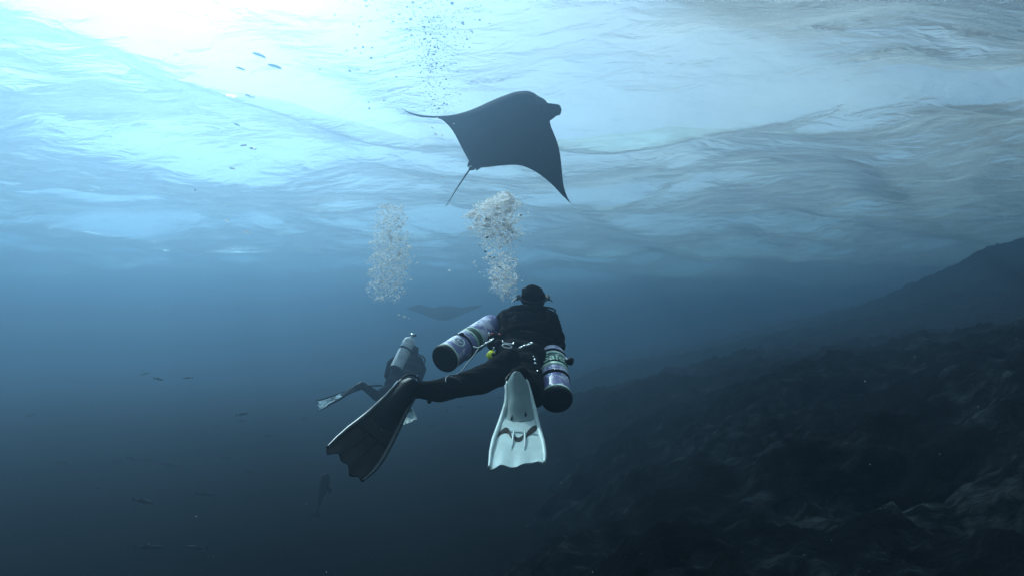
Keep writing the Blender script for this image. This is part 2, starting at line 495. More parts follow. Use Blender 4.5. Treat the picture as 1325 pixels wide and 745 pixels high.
def build_fin(parent, line, across, mats, s=1.0, label=None, flip=1, nu=29, nv=64, tip=((-1, .025), (-.85, .02), (-.6, -.012), (-.3, -.008), (0, -.012), (.35, -.05), (.6, -.068), (.75, -.075), (1, -.06))):
    """line: centre line heel -> fold -> tip; across: towards the fin's other edge"""
    blade_m, pocket_m, rail_m, vent_m = mats
    line = [Vector(p) for p in line]; across = Vector(across).normalized()
    WV = [0, .08, .25, .45, .55, .68, .82, 1.0]
    WW = [.034, .052, .063, .083, .094, .108, .113, .108]
    def frame(v):
        p = cr(line, v); q = cr(line, min(v + .01, 1)) - cr(line, max(v - .01, 0))
        t = q.normalized(); a = (across - t * across.dot(t)).normalized(); n = a.cross(t) * flip
        return p, t, a, n
    def tipcut(u):
        return float(np.interp(u, [q[0] for q in tip], [q[1] for q in tip]))
    def surf(u, v, h=0.0):
        vv = v
        p, t, a, n = frame(min(vv, 1))
        if v > .8:
            p = p + t * tipcut(u) * ((v - .8) / .2) ** 1.5 * s
        w = interp(v, WV, WW) * s
        bow = -.012 * s * u * u * (1 - v)                    # upper surface is crowned at the foot
        rip = .0035 * s * math.sin(u * 9) * max(0, v - .7) / .3
        return p + a * (u * w) + n * (h + bow + rip)
    def slab(u0, u1, v0, v1, top, bot, nu, nv, vend=None):
        """closed shell between two heights"""
        V, F = [], []
        us = np.linspace(u0, u1, nu); vs = np.linspace(0, 1, nv)
        for lay in (0, 1):
            for vv in vs:
                for u in us:
                    e = v1 if vend is None else vend(u)
                    v = v0 + (e - v0) * vv
                    h = top(u, v) if lay == 0 else bot(u, v)
                    V.append(surf(u, v, h))
        q = nu * nv
        for j in range(nv - 1):
            for i in range(nu - 1):
                a = j * nu + i
                F.append((a, a + 1, a + nu + 1, a + nu)); F.append((q + a, q + a + nu, q + a + nu + 1, q + a + 1))
        for i in range(nu - 1):
            F.append((i, q + i, q + i + 1, i + 1)); b = (nv - 1) * nu + i
            F.append((b, b + 1, q + b + 1, q + b))
        for j in range(nv - 1):
            b = j * nu
            F.append((b, b + nu, q + b + nu, q + b)); b = j * nu + nu - 1
            F.append((b, q + b, q + b + nu, b + nu))
        return V, F
    fin = G()
    def btop(u, v): return s * (.004 * (1 - v) + .002)
    V, F = slab(-.97, .97, .52, 1, btop, lambda u, v: btop(u, v) - s * (.010 - .005 * v), nu, 40)
    fin.add(V, F)
    o = fin.build('fin', blade_m, parent)
    if label: o['label'] = label
    # foot pocket, running out on the blade along a slanting fold
    lip = lambda u: .50 - .055 * u
    def ptop(u, v):
        k = max(0, 1 - abs(u) ** 2.4)
        return s * (.0045 + .034 * k * max(0, 1 - v / .50) ** .8 + .012 * k * (1 - v))
    V, F = slab(-.965, .965, 0, .5, ptop, lambda u, v: -s * (.012 + .05 * max(0, 1 - v * 1.9) * max(0, 1 - u * u)), nu, 44, lip)
    G().add(V, F).build('foot_pocket', pocket_m, o)
    V, F = slab(-.965, .965, .44, .60, lambda u, v: s * .0075 * (1 - ((v - .5) / .12) ** 2) + btop(u, v), lambda u, v: btop(u, v) - s * .008, nu, 10)
    G().add(V, F).build('blade_root', blade_m, o)
    # side rails
    for e in (-1, 1):
        P, rr = [], []
        for v in np.linspace(.05, .985, 40):
            P.append(surf(e * .985, v, s * (.004 if v > .3 else .002)))
            rr.append(s * (.0045 + .0075 * math.sin(min(1, v * 1.1) * math.pi) ** .8 + .001))
        G().tube(P, rr, 8, 1.3, up=frame(.5)[3]).build('rail', rail_m, o)
    # vents: three dark strips standing in for shade in the openings, arched at the sides, and the ribs between them
    arcs = (([(-.93, .665), (-.84, .60), (-.66, .562), (-.48, .572), (-.34, .615), (-.27, .66)], (.030, .045, .046, .040, .034, .014)),
            ([(-.20, .628), (-.08, .645), (.06, .640), (.22, .605)], (.040, .046, .048, .044)),
            ([(.27, .655), (.34, .600), (.48, .560), (.66, .530), (.82, .512), (.93, .510)], (.016, .036, .050, .056, .046, .026)))
    for pts, th in arcs:
        V, F = [], []
        m_ = 16
        for i in range(m_ + 1):
            x = i / m_
            uv = cr([Vector((p_[0], p_[1], 0)) for p_ in pts], x)
            w_ = float(np.interp(x, np.linspace(0, 1, len(th)), th)) * min(1, 6 * x + .15, 6 * (1 - x) + .15)
            for v in (uv.y, uv.y + w_):
                for h in (s * .0005, btop(uv.x, v) + s * (.0085 * max(0, 1 - ((v - .5) / .12) ** 2) + .0015)):
                    V.append(surf(uv.x, v, h))
        for i in range(m_):
            q = i * 4
            F += [(q, q + 4, q + 6, q + 2), (q + 1, q + 3, q + 7, q + 5), (q, q + 1, q + 5, q + 4), (q + 2, q + 6, q + 7, q + 3)]
        F += [(0, 2, 3, 1), (m_ * 4, m_ * 4 + 1, m_ * 4 + 3, m_ * 4 + 2)]
        G().add(V, F).build('vent_shade', vent_m, o, smooth=False)
    for e in (-.235, .25):
        P = [surf(e, v, s * h) for v, h in ((.60, .010), (.64, .014), (.68, .012), (.73, .008), (.78, .003))]
        G().tube(P, [s * q for q in (.003, .0045, .004, .003, .0015)], 8).build('rib', blade_m, o)
    for e, v0 in ((-.42, .475), (.36, .43)):  # dark beads put in for the shade inside the slots
        P = [surf(e, v, ptop(e, v) + s * .002) for v in (v0 - .05, v0 - .02, v0)]
        G().tube(P, [s * .002, s * .0045, s * .004], 8).build('drain_slot_shade', vent_m, o)
    # heel strap
    p, t, a, n = frame(0.04)
    P = [surf(-.95, .10, 0)] + [p - t * s * .045 * math.sin(w) - a * s * .05 * math.cos(w) - n * s * .01 for w in np.linspace(.25, math.pi - .25, 9)] + [surf(.95, .10, 0)]
    G().tube(P, s * .009, 8, .5).build('heel_strap', vent_m, o)
    for e in (-1, 1):
        q = surf(e * 1.04, .13, 0)
        G().box(q, a, t, n, s * .014, s * .05, s * .022).build('buckle', M['steel'] if e * flip > 0 else vent_m, o, smooth=False, bevel=.003 * s)
    return o

# ------------------------------------------------------------------ diving cylinders
def lathe(axis0, ax, prof, seg=40):
    """prof: (distance along axis, radius)"""
    ax = Vector(ax).normalized()
    up = Vector((0, 0, 1)); a = ax.cross(up).normalized(); b = a.cross(ax).normalized()   # b: upper side
    V, F = [], []
    for d, r in prof:
        for k in range(seg):
            w = 2 * math.pi * k / seg
            V.append(Vector(axis0) + ax * d + (a * math.cos(w) + b * math.sin(w)) * r)
    for i in range(len(prof) - 1):
        for k in range(seg):
            k2 = (k + 1) % seg
            F.append((i * seg + k, i * seg + k2, (i + 1) * seg + k2, (i + 1) * seg + k))
    F.append(tuple(range(seg))[::-1]); F.append(tuple((len(prof) - 1) * seg + k for k in range(seg)))
    return V, F, a, b

def shell(axis0, ax, d0, d1, r, th=.0018, seg=40):
    return lathe(axis0, ax, [(d0, r - .002), (d0, r + th), (d1, r + th), (d1, r - .002)], seg)[:2]

def wrap_text(txt, axis0, ax, a, b, d, r, size, facing, mat, parent, name='lettering'):
    """lettering bent round the cylinder, top of the letters towards the valve; facing = angle at its middle"""
    cu = bpy.data.curves.new('t', 'FONT'); cu.body = txt; cu.size = size; cu.align_x = 'CENTER'; cu.align_y = 'CENTER'
    cu.extrude = .0006; cu.offset = .0010; cu.resolution_u = 4
    ob = bpy.data.objects.new('t', cu); COL.objects.link(ob)
    dg = bpy.context.evaluated_depsgraph_get()
    me = bpy.data.meshes.new_from_object(ob.evaluated_get(dg))
    bpy.data.objects.remove(ob); bpy.data.curves.remove(cu)
    bm = bmesh.new(); bm.from_mesh(me)
    bmesh.ops.subdivide_edges(bm, edges=[e for e in bm.edges if e.calc_length() > size * .12], cuts=2, use_grid_fill=False)
    ax = Vector(ax).normalized()
    root = parent
    while root.parent is not None: root = root.parent
    for v in bm.verts:
        w = facing - v.co.x / r
        rr = r + .0016 + v.co.z
        v.co = Vector(axis0) + ax * (d + v.co.y) + (a * math.cos(w) + b * math.sin(w)) * rr - root.location
    bmesh.ops.recalc_face_normals(bm, faces=bm.faces)
    me2 = bpy.data.meshes.new(name); bm.to_mesh(me2); bm.free()
    return link(name, me2, mat, parent)

def facing_angle(p, a, b, extra=0):
    v = -Vector(p)
    return math.atan2(v.dot(b), v.dot(a)) + extra

def cylinder(p0, p1, label, r=.087, L=.56, paint='violet', bands=(), group=None):
    """p0 = base, towards p1"""
    p0, p1 = Vector(p0), Vector(p1); ax = (p1 - p0).normalized()
    t = thing('diving_cylinder', label, 'diving cylinder', p0, group)
    prof = [(.012, r * .97), (.02, r)]
    prof += [(x, r) for x in np.linspace(.03, L - .001, 12)]
    for k in range(1, 8):
        w = math.pi / 2 * k / 8
        prof.append((L + .075 * math.sin(w), r * math.cos(w) * .98 + .0))
    prof += [(L + .085, .022), (L + .10, .020)]
    V, F, a, b = lathe(p0, ax, prof)
    G().add(V, F).build('cylinder_body', M[paint], t)
    V, F, _, _ = lathe(p0, ax, [(0, r * .2), (0, r * .86), (.003, r * .95), (.010, r + .001), (.016, r + .003), (.03, r + .003), (.032, r + .0005)])
    G().add(V, F).build('base_boot', M['rubber'], t)
    # valve
    q = p0 + ax * (L + .10)
    G().tube([q - ax * .01, q + ax * .045], .017, 12).build('valve', M['steel'], t)
    G().tube([q + ax * .02 - a * .03, q + ax * .02 + a * .055], .009, 10).tube([q + ax * .02 + a * .04, q + ax * .02 + a * .07], [.018, .016], 12).build('valve_knob', M['rubber'], t)
    G().tube([q + ax * .03 + a * .02, q + ax * .035 - a * .04], [.022, .018], 12).build('first_stage', M['steel'], t)
    for nm, mt, d0, d1 in bands:
        V, F = shell(p0, ax, d0, d1, r, .0018 if nm != 'cam_strap' else .004)
        G().add(V, F).build(nm, M[mt], t)
    return t, ax, a, b

def bolt_snap(p, d, parent, s=1.0):
    p = Vector(p); d = Vector(d).normalized()
    o = G().tube([p, p + d * .035 * s], [.006 * s, .006 * s], 8).ball(p + d * .018 * s, .008 * s, 1).build('bolt_snap', M['steel'], parent)
    G().ring(p - d * .012 * s, d.cross(Vector((0, 1, .2))), .012 * s, .003 * s, 14).build('swivel_ring', M['steel'], o)
    G().ring(p + d * .052 * s, d.cross(Vector((0, 1, .2))), .017 * s, .0035 * s, 16, sy=1.2).build('hook', M['steel'], o)
    return o

# ------------------------------------------------------------------ the near diver
def near_diver():
    A = at
    root_p = A(668, 466, 3.45)
    t = thing('person', 'near diver in black wetsuit and hood, one fin pale and one painted dark as in shade', 'person', root_p)
    fw = Vector((0, .93, .37)); up = Vector((0, -.37, .93)); sd_ = Vector((1, 0, 0))
    C = []
    head = A(690, 385, 4.0)
    C += [(head, .090, head + fw * .03 - Vector((0, 0, .02)), .086), (head - Vector((0, 0, .045)), .072, A(687, 403, 3.94), .062)]
    sl, sr = A(653, 413, 3.88), A(712, 414, 3.86)
    ch = A(682, 420, 3.84)
    C += [(A(668, 408, 3.90), .075, A(698, 408, 3.89), .075), (A(664, 419, 3.86), .105, A(705, 421, 3.84), .105, .85, up),
          (A(668, 430, 3.78), .120, A(700, 432, 3.77), .118, .8, up), (A(668, 445, 3.62), .108, A(692, 446, 3.62), .106, .85, up),
          (A(664, 460, 3.50), .115, A(684, 462, 3.48), .112, .9, up), (A(663, 470, 3.42), .105, A(680, 472, 3.42), .100)]
    C += [(A(670, 405, 3.9), .055, sl, .066), (A(702, 406, 3.9), .055, sr, .066)]
    # arms: down along the body, forearms reaching forward
    el, er = A(640, 438, 3.93), A(722, 446, 3.86)
    C += [(sl, .066, el, .050), (sr, .066, er, .052)]
    wl_, wr_ = A(655, 452, 4.14), A(705, 452, 4.12)
    C += [(el, .049, wl_, .032), (er, .051, wr_, .032)]
    C += hand_caps(wl_, Vector((.2, .95, .1)), Vector((-.3, 0, .95)), Vector((.95, 0, .3)), 1.0, 1)
    C += hand_caps(wr_, Vector((-.2, .95, .1)), Vector((.3, 0, .95)), Vector((-.95, 0, .3)), 1.0, 1)
    # left leg, kicked out to the side
    hl, kl, al = A(655, 475, 3.40), A(590, 500, 3.16), A(543, 503, 2.94)
    C += [(hl, .098, A(622, 491, 3.28), .082), (A(622, 491, 3.28), .082, kl, .066), (kl, .064, A(568, 505, 3.04), .062), (A(568, 505, 3.04), .062, al, .045)]
    C += [(al, .047, A(530, 505, 2.90), .044), (A(532, 500, 2.90), .044, A(520, 520, 2.86), .040)]
    # right leg, knee hanging and shin towards us
    hr, kr, ar = A(680, 476, 3.38), A(691, 512, 3.12), A(672, 486, 2.84)
    C += [(hr, .098, kr, .064), (kr, .060, A(684, 500, 2.99), .058), (A(684, 500, 2.99), .056, ar, .046), (ar, .047, A(668, 500, 2.78), .042)]
    body = remesh_body('wetsuit', C, .0085, M['neoprene'], t, 5, .006, 3)
    # head gear
    f = Vector((-.05, .95, .30)).normalized(); hu = (Vector((0, 0, 1)) - f * f.z).normalized(); hs = f.cross(hu).normalized()
    rotm = Matrix((hs, f, hu)).transposed()
    G().ball(head + f * .055 - hu * .02, .075, 3, (.85, .6, 1.1), rotm).ball(head + f * .112 - hu * .035, .016, 2).build('face', M['skin'], t)
    m = G().box(head + f * .105 + hu * .01, hs, hu, f, .15, .075, .03).build('diving_mask', M['rubber'], t, bevel=.012)
    for e in (-1, 1):
        G().box(head + f * .122 + hu * .012 + hs * e * .035, hs, hu, f, .058, .05, .004).build('lens', M['lens'], m, bevel=.004)
    P = [head + hs * .105 * math.cos(w) + f * (.105 * math.sin(w)) + hu * (.01 - .02 * max(0, -math.sin(w))) for w in np.linspace(-3.4, .3, 24)]
    G().tube(P, .014, 8, .35, up=hu).build('mask_strap', M['rubber'], m)
    for e in (-1, 1):
        q = head + hs * e * .110 - hu * .01
        G().box(q, hs, hu, f, .012, .018, .022).tube([q, q + hs * e * .018 - hu * .008, q + hs * e * .026 - hu * .024], [.006, .005, .003], 8, .5).build('strap_buckle', M['rubber'], m)
    rg = G().tube([head + f * .11 - hu * .085, head + f * .16 - hu * .09], [.036, .033], 16).build('regulator', M['rubber'], t)
    hp = [head + f * .13 - hu * .09 + hs * .03, head + hs * .16 + f * .06 - hu * .10, A(716, 412, 3.92), A(730, 436, 3.86), A(722, 452, 3.9)]
    G().tube([cr(hp, k / 20) for k in range(21)], .007, 8).build('regulator_hose', M['neoprene'], t)
    # collar tab
    G().tube([A(674, 393.6, 3.83), A(679, 394.4, 3.83), A(684, 396, 3.83)], [.003, .004, .003], 8, .6).build('collar_tab', M['greycord'], t)
    # harness: waist belt and shoulder straps with their hardware
    P = []
    c0 = A(680, 445, 3.62)
    for w in np.linspace(0, 2 * math.pi, 37):
        P.append(c0 + sd_ * .172 * math.cos(w) + fw.cross(sd_) * 0 + up * .118 * math.sin(w) * .8 + Vector((0, 0, .02 * math.sin(w))))
    G().tube(P, .020, 8, .35, up=fw).build('waist_belt', M['webbing'], t)
    for e, x0, x1 in ((-1, 664, 652), (1, 698, 708)):
        q = [A(x1, 403, 3.83), A(x1 + e * 2, 412, 3.755), A(x0 + (x1 - x0) * .5, 428, 3.665), A(x0, 444, 3.51)]
        G().tube([cr(q, k / 16) for k in range(17)], .018, 8, .25, up=(0, -1, .3)).build('shoulder_strap', M['webbing'], t)
    G().ball(A(680, 424, 3.74), .11, 3, (1.0, .35, 1.15), Matrix.Rotation(R(-24), 3, 'X')).build('buoyancy_wing', M['webbing'], t)
    # white slide and ring on the belt
    b1 = [A(650.5, 440.2, 3.40), A(650.3, 442.9, 3.395), A(663.5, 445.2, 3.395), A(664.8, 442.2, 3.40)]
    G().tube(b1, .0042, 8).build('belt_slide', M['steel'], t)
    G().ring(A(656, 447.6, 3.385), Vector((.1, -1, .35)), .028, .0036, 20, sx=1.0, sy=.38, ref=(.16, .2, 1)).build('belt_ring', M['steel'], t)
    # equipment cluster at the left hip
    cl = G().ball(A(641, 438, 3.56), .045, 3, (1.1, .8, .9)).ball(A(646, 446, 3.50), .036, 3, (1, .8, 1)).ball(A(637, 446, 3.53), .034, 3).build('hip_pouch', M['webbing'], t)
    for q in ((636.5, 431.8), (646.5, 432.3)):
        G().ball(A(*q, 3.50), .0075, 2).build('red_plug', M['red'], cl)
    G().tube([A(631.8, 430.0, 3.47), A(634.2, 433.8, 3.47)], .006, 8).build('pouch_clip', M['steel'], cl)
    bolt_snap(A(626, 446, 3.46), A(633, 441.5, 3.46) - A(626, 446, 3.46), t, 1.0)
    G().tube([A(612, 448.3, 3.42), A(618, 449.8, 3.43), A(625, 447.2, 3.45)], [.003, .0055, .004], 8).build('snap_loop', M['steel'], t)
    bolt_snap(A(676, 448, 3.36), A(688, 443.5, 3.36) - A(676, 448, 3.36), t, .9)
    G().tube([A(638.0, 448.4, 3.45), A(639.2, 451.5, 3.45)], .0035, 6).tube([A(640, 449, 3.45), A(637.2, 452.3, 3.45)], .003, 6).build('spool_clip', M['steel'], t)
    for q in ((690.3, 461.0, 3.3, .006), (692, 465, 3.3, .008), (692.5, 470, 3.28, .009), (695.6, 479.5, 3.2, .005)):
        G().ball(A(*q[:3]), q[3], 2).build('stud', M['steel'], t)
    # pale bungee along the thigh
    q = [A(619, 451, 3.33), A(612, 461, 3.27), A(603, 472, 3.20), A(597, 480, 3.145), A(590, 484, 3.10), A(582, 485, 3.06), A(577, 489, 3.03), A(577, 494, 3.0)]
    G().tube([cr(q, k / 30) for k in range(31)], .0034, 8).build('bungee_cord', M['greycord'], t)
    q = [A(582, 487, 3.05), A(590, 489, 3.06), A(597, 494, 3.09)]
    G().tube([cr(q, k / 10) for k in range(11)], .0028, 8).build('knee_piping', M['greycord'], t)
    q = A(555.5, 519, 2.98)
    G().tube([A(556, 512, 2.98), q], .007, 8).ball(q, .012, 2).build('ankle_toggle', M['rubber'], t)
    # fins; the left one is painted dark in place of its shade
    build_fin(t, [A(668, 487, 2.80), A(672, 519, 2.71), A(671.5, 549, 2.60), A(670.5, 579, 2.39), A(668.5, 606, 2.22)], Vector((.98, -.05, -.10)),
              (M['palefin'], M['poc_shaded'], M['palefin'], M['rubber']), 1.0, 'pale fin seen from its sole', flip=-1)
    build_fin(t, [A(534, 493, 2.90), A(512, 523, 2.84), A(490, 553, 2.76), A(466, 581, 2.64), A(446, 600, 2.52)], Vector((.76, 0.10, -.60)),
              (M['dark_shade_fin'], M['dark_shade_fin'], M['finrail'], M['rubber']), 1.02, 'shaded fin, its shadow painted into dark rubber', flip=-1,
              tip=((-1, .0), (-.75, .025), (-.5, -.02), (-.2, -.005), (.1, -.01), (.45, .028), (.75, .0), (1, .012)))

def gear():
    # left cylinder, carried at the left hip
    p0, p1 = at(573, 465, 3.42), at(641, 419, 3.93)
    r = .0855
    t, ax, a, b = cylinder(p0, p1, 'violet cylinder with round white sticker slung at the left hip of the near diver', r=r,
        bands=(('rim_tape', 'palegreen', .034, .044), ('cam_strap', 'webbing', .190, .202),
               ('pale_band', 'palegreen', .262, .276), ('green_band', 'darkgreen', .276, .322), ('pale_band', 'palegreen', .322, .332)))
    fa = facing_angle(p0, a, b)
    # round worn sticker
    fs = fa + .45
    V, F = [], []
    def patch(d, w, h): return Vector(p0) + ax * d + (a * math.cos(w) + b * math.sin(w)) * (r + h)
    c_d, c_w, rr = .125, fs, .040
    V = [patch(c_d, c_w, .002)]
    n = 32
    for k in range(n):
        q = 2 * math.pi * k / n
        V.append(patch(c_d + rr * math.sin(q), c_w + rr * math.cos(q) / r, .0016))
    F = [(0, 1 + k, 1 + (k + 1) % n) for k in range(n)]
    st = G().add(V, F).build('sticker', M['white'], t, smooth=True)
    # emblem on it: ring and bars
    P = [patch(c_d + .028 * math.sin(q), c_w + .028 * math.cos(q) / r, .0028) for q in np.linspace(0, 2 * math.pi, 28)]
    G().tube(P, .0022, 6).tube([patch(c_d + .016, c_w + x / r, .0028) for x in (-.016, 0, .016)], .003, 6).tube([patch(c_d - .012, c_w + x / r, .0028) for x in (-.018, 0, .018)], .003, 6).tube([patch(c_d + y, c_w, .0028) for y in (-.012, .016)], .003, 6).build('emblem', M['violet'], st)
    q = patch(.196, fs + .35, .006)
    G().ball(q, .015, 2, (1.2, 1, .9)).build('strap_buckle', M['rubber'], t)
    P = [patch(.205, fs + .30 - k * .07, .006) for k in range(10)]
    G().tube(P, .0055, 6, .5).build('strap_end', M['alu'], t)
    # right cylinder
    p0, p1 = at(721, 519, 3.17), at(713.5, 454, 3.62)
    t, ax, a, b = cylinder(p0, p1, 'violet cylinder lettered Safe on green tape hanging at the right hip of the near diver', r=r,
        L=.43, bands=(('rim_tape', 'palegreen', .034, .046), ('cam_strap', 'webbing', .165, .190), ('pale_band', 'palegreen', .243, .268),
               ('green_band', 'darkgreen', .268, .362), ('pale_band', 'palegreen', .362, .380), ('cam_strap', 'webbing', .388, .405)))
    fa = math.pi / 2
    wrap_text('Safe.', p0, ax, a, b, .315, r, .086, fa - .10, M['palegreen'], t)
    def patch(d, w, h): return Vector(p0) + ax * d + (a * math.cos(w) + b * math.sin(w)) * (r + h)
    P = [patch(.180, fa + .10 - k * .09, .006) for k in range(8)]
    G().tube(P, .0075, 8, .5).build('strap_buckle', M['steel'], t)
    # stem and ball of the tank valve handle, out to the right
    s0, s1 = at(730.5, 462.5, 3.47), at(735, 466, 3.45)
    G().tube([s0, s1], [.007, .009], 10).build('handle_stem', M['steel'], t)
    G().tube([at(734.5, 464.6, 3.45), at(736.5, 466.2, 3.45), at(740.2, 468.0, 3.45), at(741.6, 468.4, 3.45)], [.020, .026, .025, .016], 16, .95).build('handle_grip', M['rubber'], t)
    # yellow spool
    p = at(635.5, 459, 3.44)
    t = thing('finger_spool', 'small bright yellow round spool clipped to the left hip of the near diver', 'spool', p)
    ax = Vector((.35, -.8, .45)).normalized()
    x = ax.cross(Vector((0, 0, 1))).normalized(); y = ax.cross(x)
    def disc(o0, o1, ra, rb):
        g = G(); g.tube([p + ax * o0, p + ax * o1], [ra, rb], 24); return g
    disc(-.012, -.008, .026, .026).build('flange', M['yellow'], t)
    disc(.008, .012, .026, .026).build('flange', M['yellow'], t)
    disc(-.009, .009, .016, .016).build('line', M['rubber'], t)
    G().ball(p + ax * .013 - Vector((-.010, 0, .008)), .017, 2, (1, .4, 1)).build('snap_ring', M['rubber'], t)

near_diver()
gear()

# ------------------------------------------------------------------ the far diver
def far_diver():
    A = at
    root_p = A(505, 502, 7.85)
    t = thing('person', 'smaller distant diver with one pale cylinder on the back and white fins', 'person', root_p)
    up = Vector((0, -.5, .85))
    head = A(533, 454, 8.45)
    C = [(head, .098, head + Vector((0, .03, -.02)), .094), (head, .07, A(528, 464, 8.35), .07),
         (A(520, 467, 8.3), .10, A(534, 468, 8.3), .10), (A(519, 475, 8.22), .125, A(534, 476, 8.22), .12, .85, up),
         (A(514, 486, 8.08), .12, A(528, 487, 8.08), .12, .85, up), (A(508, 497, 7.95), .115, A(521, 497, 7.95), .11), (A(503, 505, 7.85), .10, A(514, 505, 7.85), .10)]
    sl, sr = A(514, 464, 8.3), A(541, 466, 8.3)
    C += [(A(520, 465, 8.3), .07, sl, .065), (A(534, 465, 8.3), .07, sr, .07), (sl, .065, A(505, 470, 8.3), .052), (A(505, 470, 8.3), .05, A(500, 486, 8.25), .036),
          (sr, .07, A(547, 478, 8.3), .055), (A(547, 478, 8.3), .053, A(543, 492, 8.25), .040)]
    C += hand_caps(A(500, 486, 8.25), (.1, .3, -.9), (-.9, 0, 0), (0, .95, .3), 1, 1) + hand_caps(A(543, 492, 8.25), (-.2, .3, -.9), (.9, 0, 0), (0, .95, .3), 1, 1)
    C += [(A(504, 505, 7.85), .095, A(488, 512, 7.62), .07), (A(488, 512, 7.62), .066, A(469, 498, 7.38), .046), (A(469, 498, 7.38), .046, A(462, 501, 7.34), .042)]
    C += [(A(513, 506, 7.85), .095, A(522, 520, 7.55), .068), (A(522, 520, 7.55), .064, A(527, 527, 7.25), .046), (A(527, 527, 7.25), .044, A(528, 532, 7.22), .04)]
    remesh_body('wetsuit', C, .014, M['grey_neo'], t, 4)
    q = [A(540, 458, 8.4), A(546, 460, 8.35), A(550, 465, 8.3), A(548, 470, 8.28), A(543, 468, 8.28)]
    G().tube([cr(q, k / 16) for k in range(17)], .012, 8).build('regulator_hose', M['rubber'], t)
    G().box(head + Vector((0, .11, .02)), Vector((1, 0, 0)), Vector((0, 0, 1)), Vector((0, 1, 0)), .16, .08, .04).build('diving_mask', M['rubber'], t, bevel=.012)
    G().tube([A(475, 498.8, 7.3), A(494, 498.4, 7.5)], .012, 8).build('fin_rail_edge', M['rubber'], t)
    dark = (M['palefin'], M['dark_shade_fin'], M['rubber'], M['rubber'])
    build_fin(t, [A(470, 497, 7.40), A(455, 504, 7.34), A(440, 512, 7.28), A(422, 520, 7.2), A(410, 525, 7.12)], Vector((.25, .80, .38)), dark, 1.0, 'white bladed fin with black rails', flip=1, nu=15)
    build_fin(t, [A(524, 520, 7.35), A(526, 527, 7.25), A(528, 534, 7.18), A(529.5, 541, 7.1), A(531, 547, 7.0)], Vector((1, .1, .1)), (M['poc_shaded'], M['dark_shade_fin'], M['poc_shaded'], M['rubber']), .8, 'pale fin pointing down', flip=1, nu=15)
    # its cylinder
    p0, p1 = A(511.5, 478.5, 7.92), A(526, 449, 8.12)
    tt, ax, a, b = cylinder(p0, p1, 'pale silver cylinder strapped to the back of the distant diver', r=.088, L=.46, paint='alu', bands=(('cam_strap', 'webbing', .32, .345),))
far_diver()

# ------------------------------------------------------------------ manta rays
def manta(lead, trail, depth, thick, name_label, mat, tail=None, lobes=True, hide=None):
    """lead / trail: photograph outlines from the left wing tip to the right one; depth(px, py) in metres"""
    def P3(q): return at(q[0], q[1], depth(*q))
    L = [P3(q) for q in lead]; T = [P3(q) for q in trail]
    def arc(Q, n):
        d = [0]
        for i in range(1, len(Q)): d.append(d[-1] + (Q[i] - Q[i - 1]).length)
        return [q / d[-1] for q in d]
    aL, aT = arc(L, 0), arc(T, 0)
    NS, NC = 72, 18
    def samp(Q, a, u):
        i = max(0, min(len(a) - 2, int(np.searchsorted(a, u, side='right') - 1)))
        f = (u - a[i]) / (a[i + 1] - a[i])
        p0, p1, p2, p3 = Q[max(i - 1, 0)], Q[i], Q[i + 1], Q[min(i + 2, len(Q) - 1)]
        return .5 * ((2 * p1) + (p2 - p0) * f + (2 * p0 - 5 * p1 + 4 * p2 - p3) * f * f + (3 * p1 - p0 - 3 * p2 + p3) * f ** 3)
    c = sum(L, Vector()) / len(L) * .5 + sum(T, Vector()) / len(T) * .5
    root = thing('manta_ray', name_label, 'manta ray', c)
    nrm = c.normalized()
    V, F = [], []
    for lay in (1, -1):
        for i in range(NS + 1):
            u = i / NS
            l, tr = samp(L, aL, u), samp(T, aT, u)
            body = math.exp(-((u - .5) / .17) ** 2)
            th = thick * (.16 + .84 * body) * min(1, 12 * u * (1 - u) + .05)
            for j in range(NC + 1):
                v = j / NC
                air = (2.6 * math.sqrt(max(v, 0)) * (1 - v) ** .9 + .15 * v * (1 - v))
                h = th * min(air, 1.15) * .5
                if lay == -1: h *= .8
                V.append(l.lerp(tr, v) + nrm * h * lay)
    q = (NS + 1) * (NC + 1)
    for i in range(NS):
        for j in range(NC):
            a = i * (NC + 1) + j
            F.append((a, a + 1, a + NC + 2, a + NC + 1)); F.append((q + a, q + a + NC + 1, q + a + NC + 2, q + a + 1))
    g = G().add(V, F)
    o = g.build('disc', mat, root)
    bm = bmesh.new(); bm.from_mesh(o.data); bmesh.ops.remove_doubles(bm, verts=bm.verts, dist=.002); bmesh.ops.recalc_face_normals(bm, faces=bm.faces); bm.to_mesh(o.data); bm.free()
    return root, o

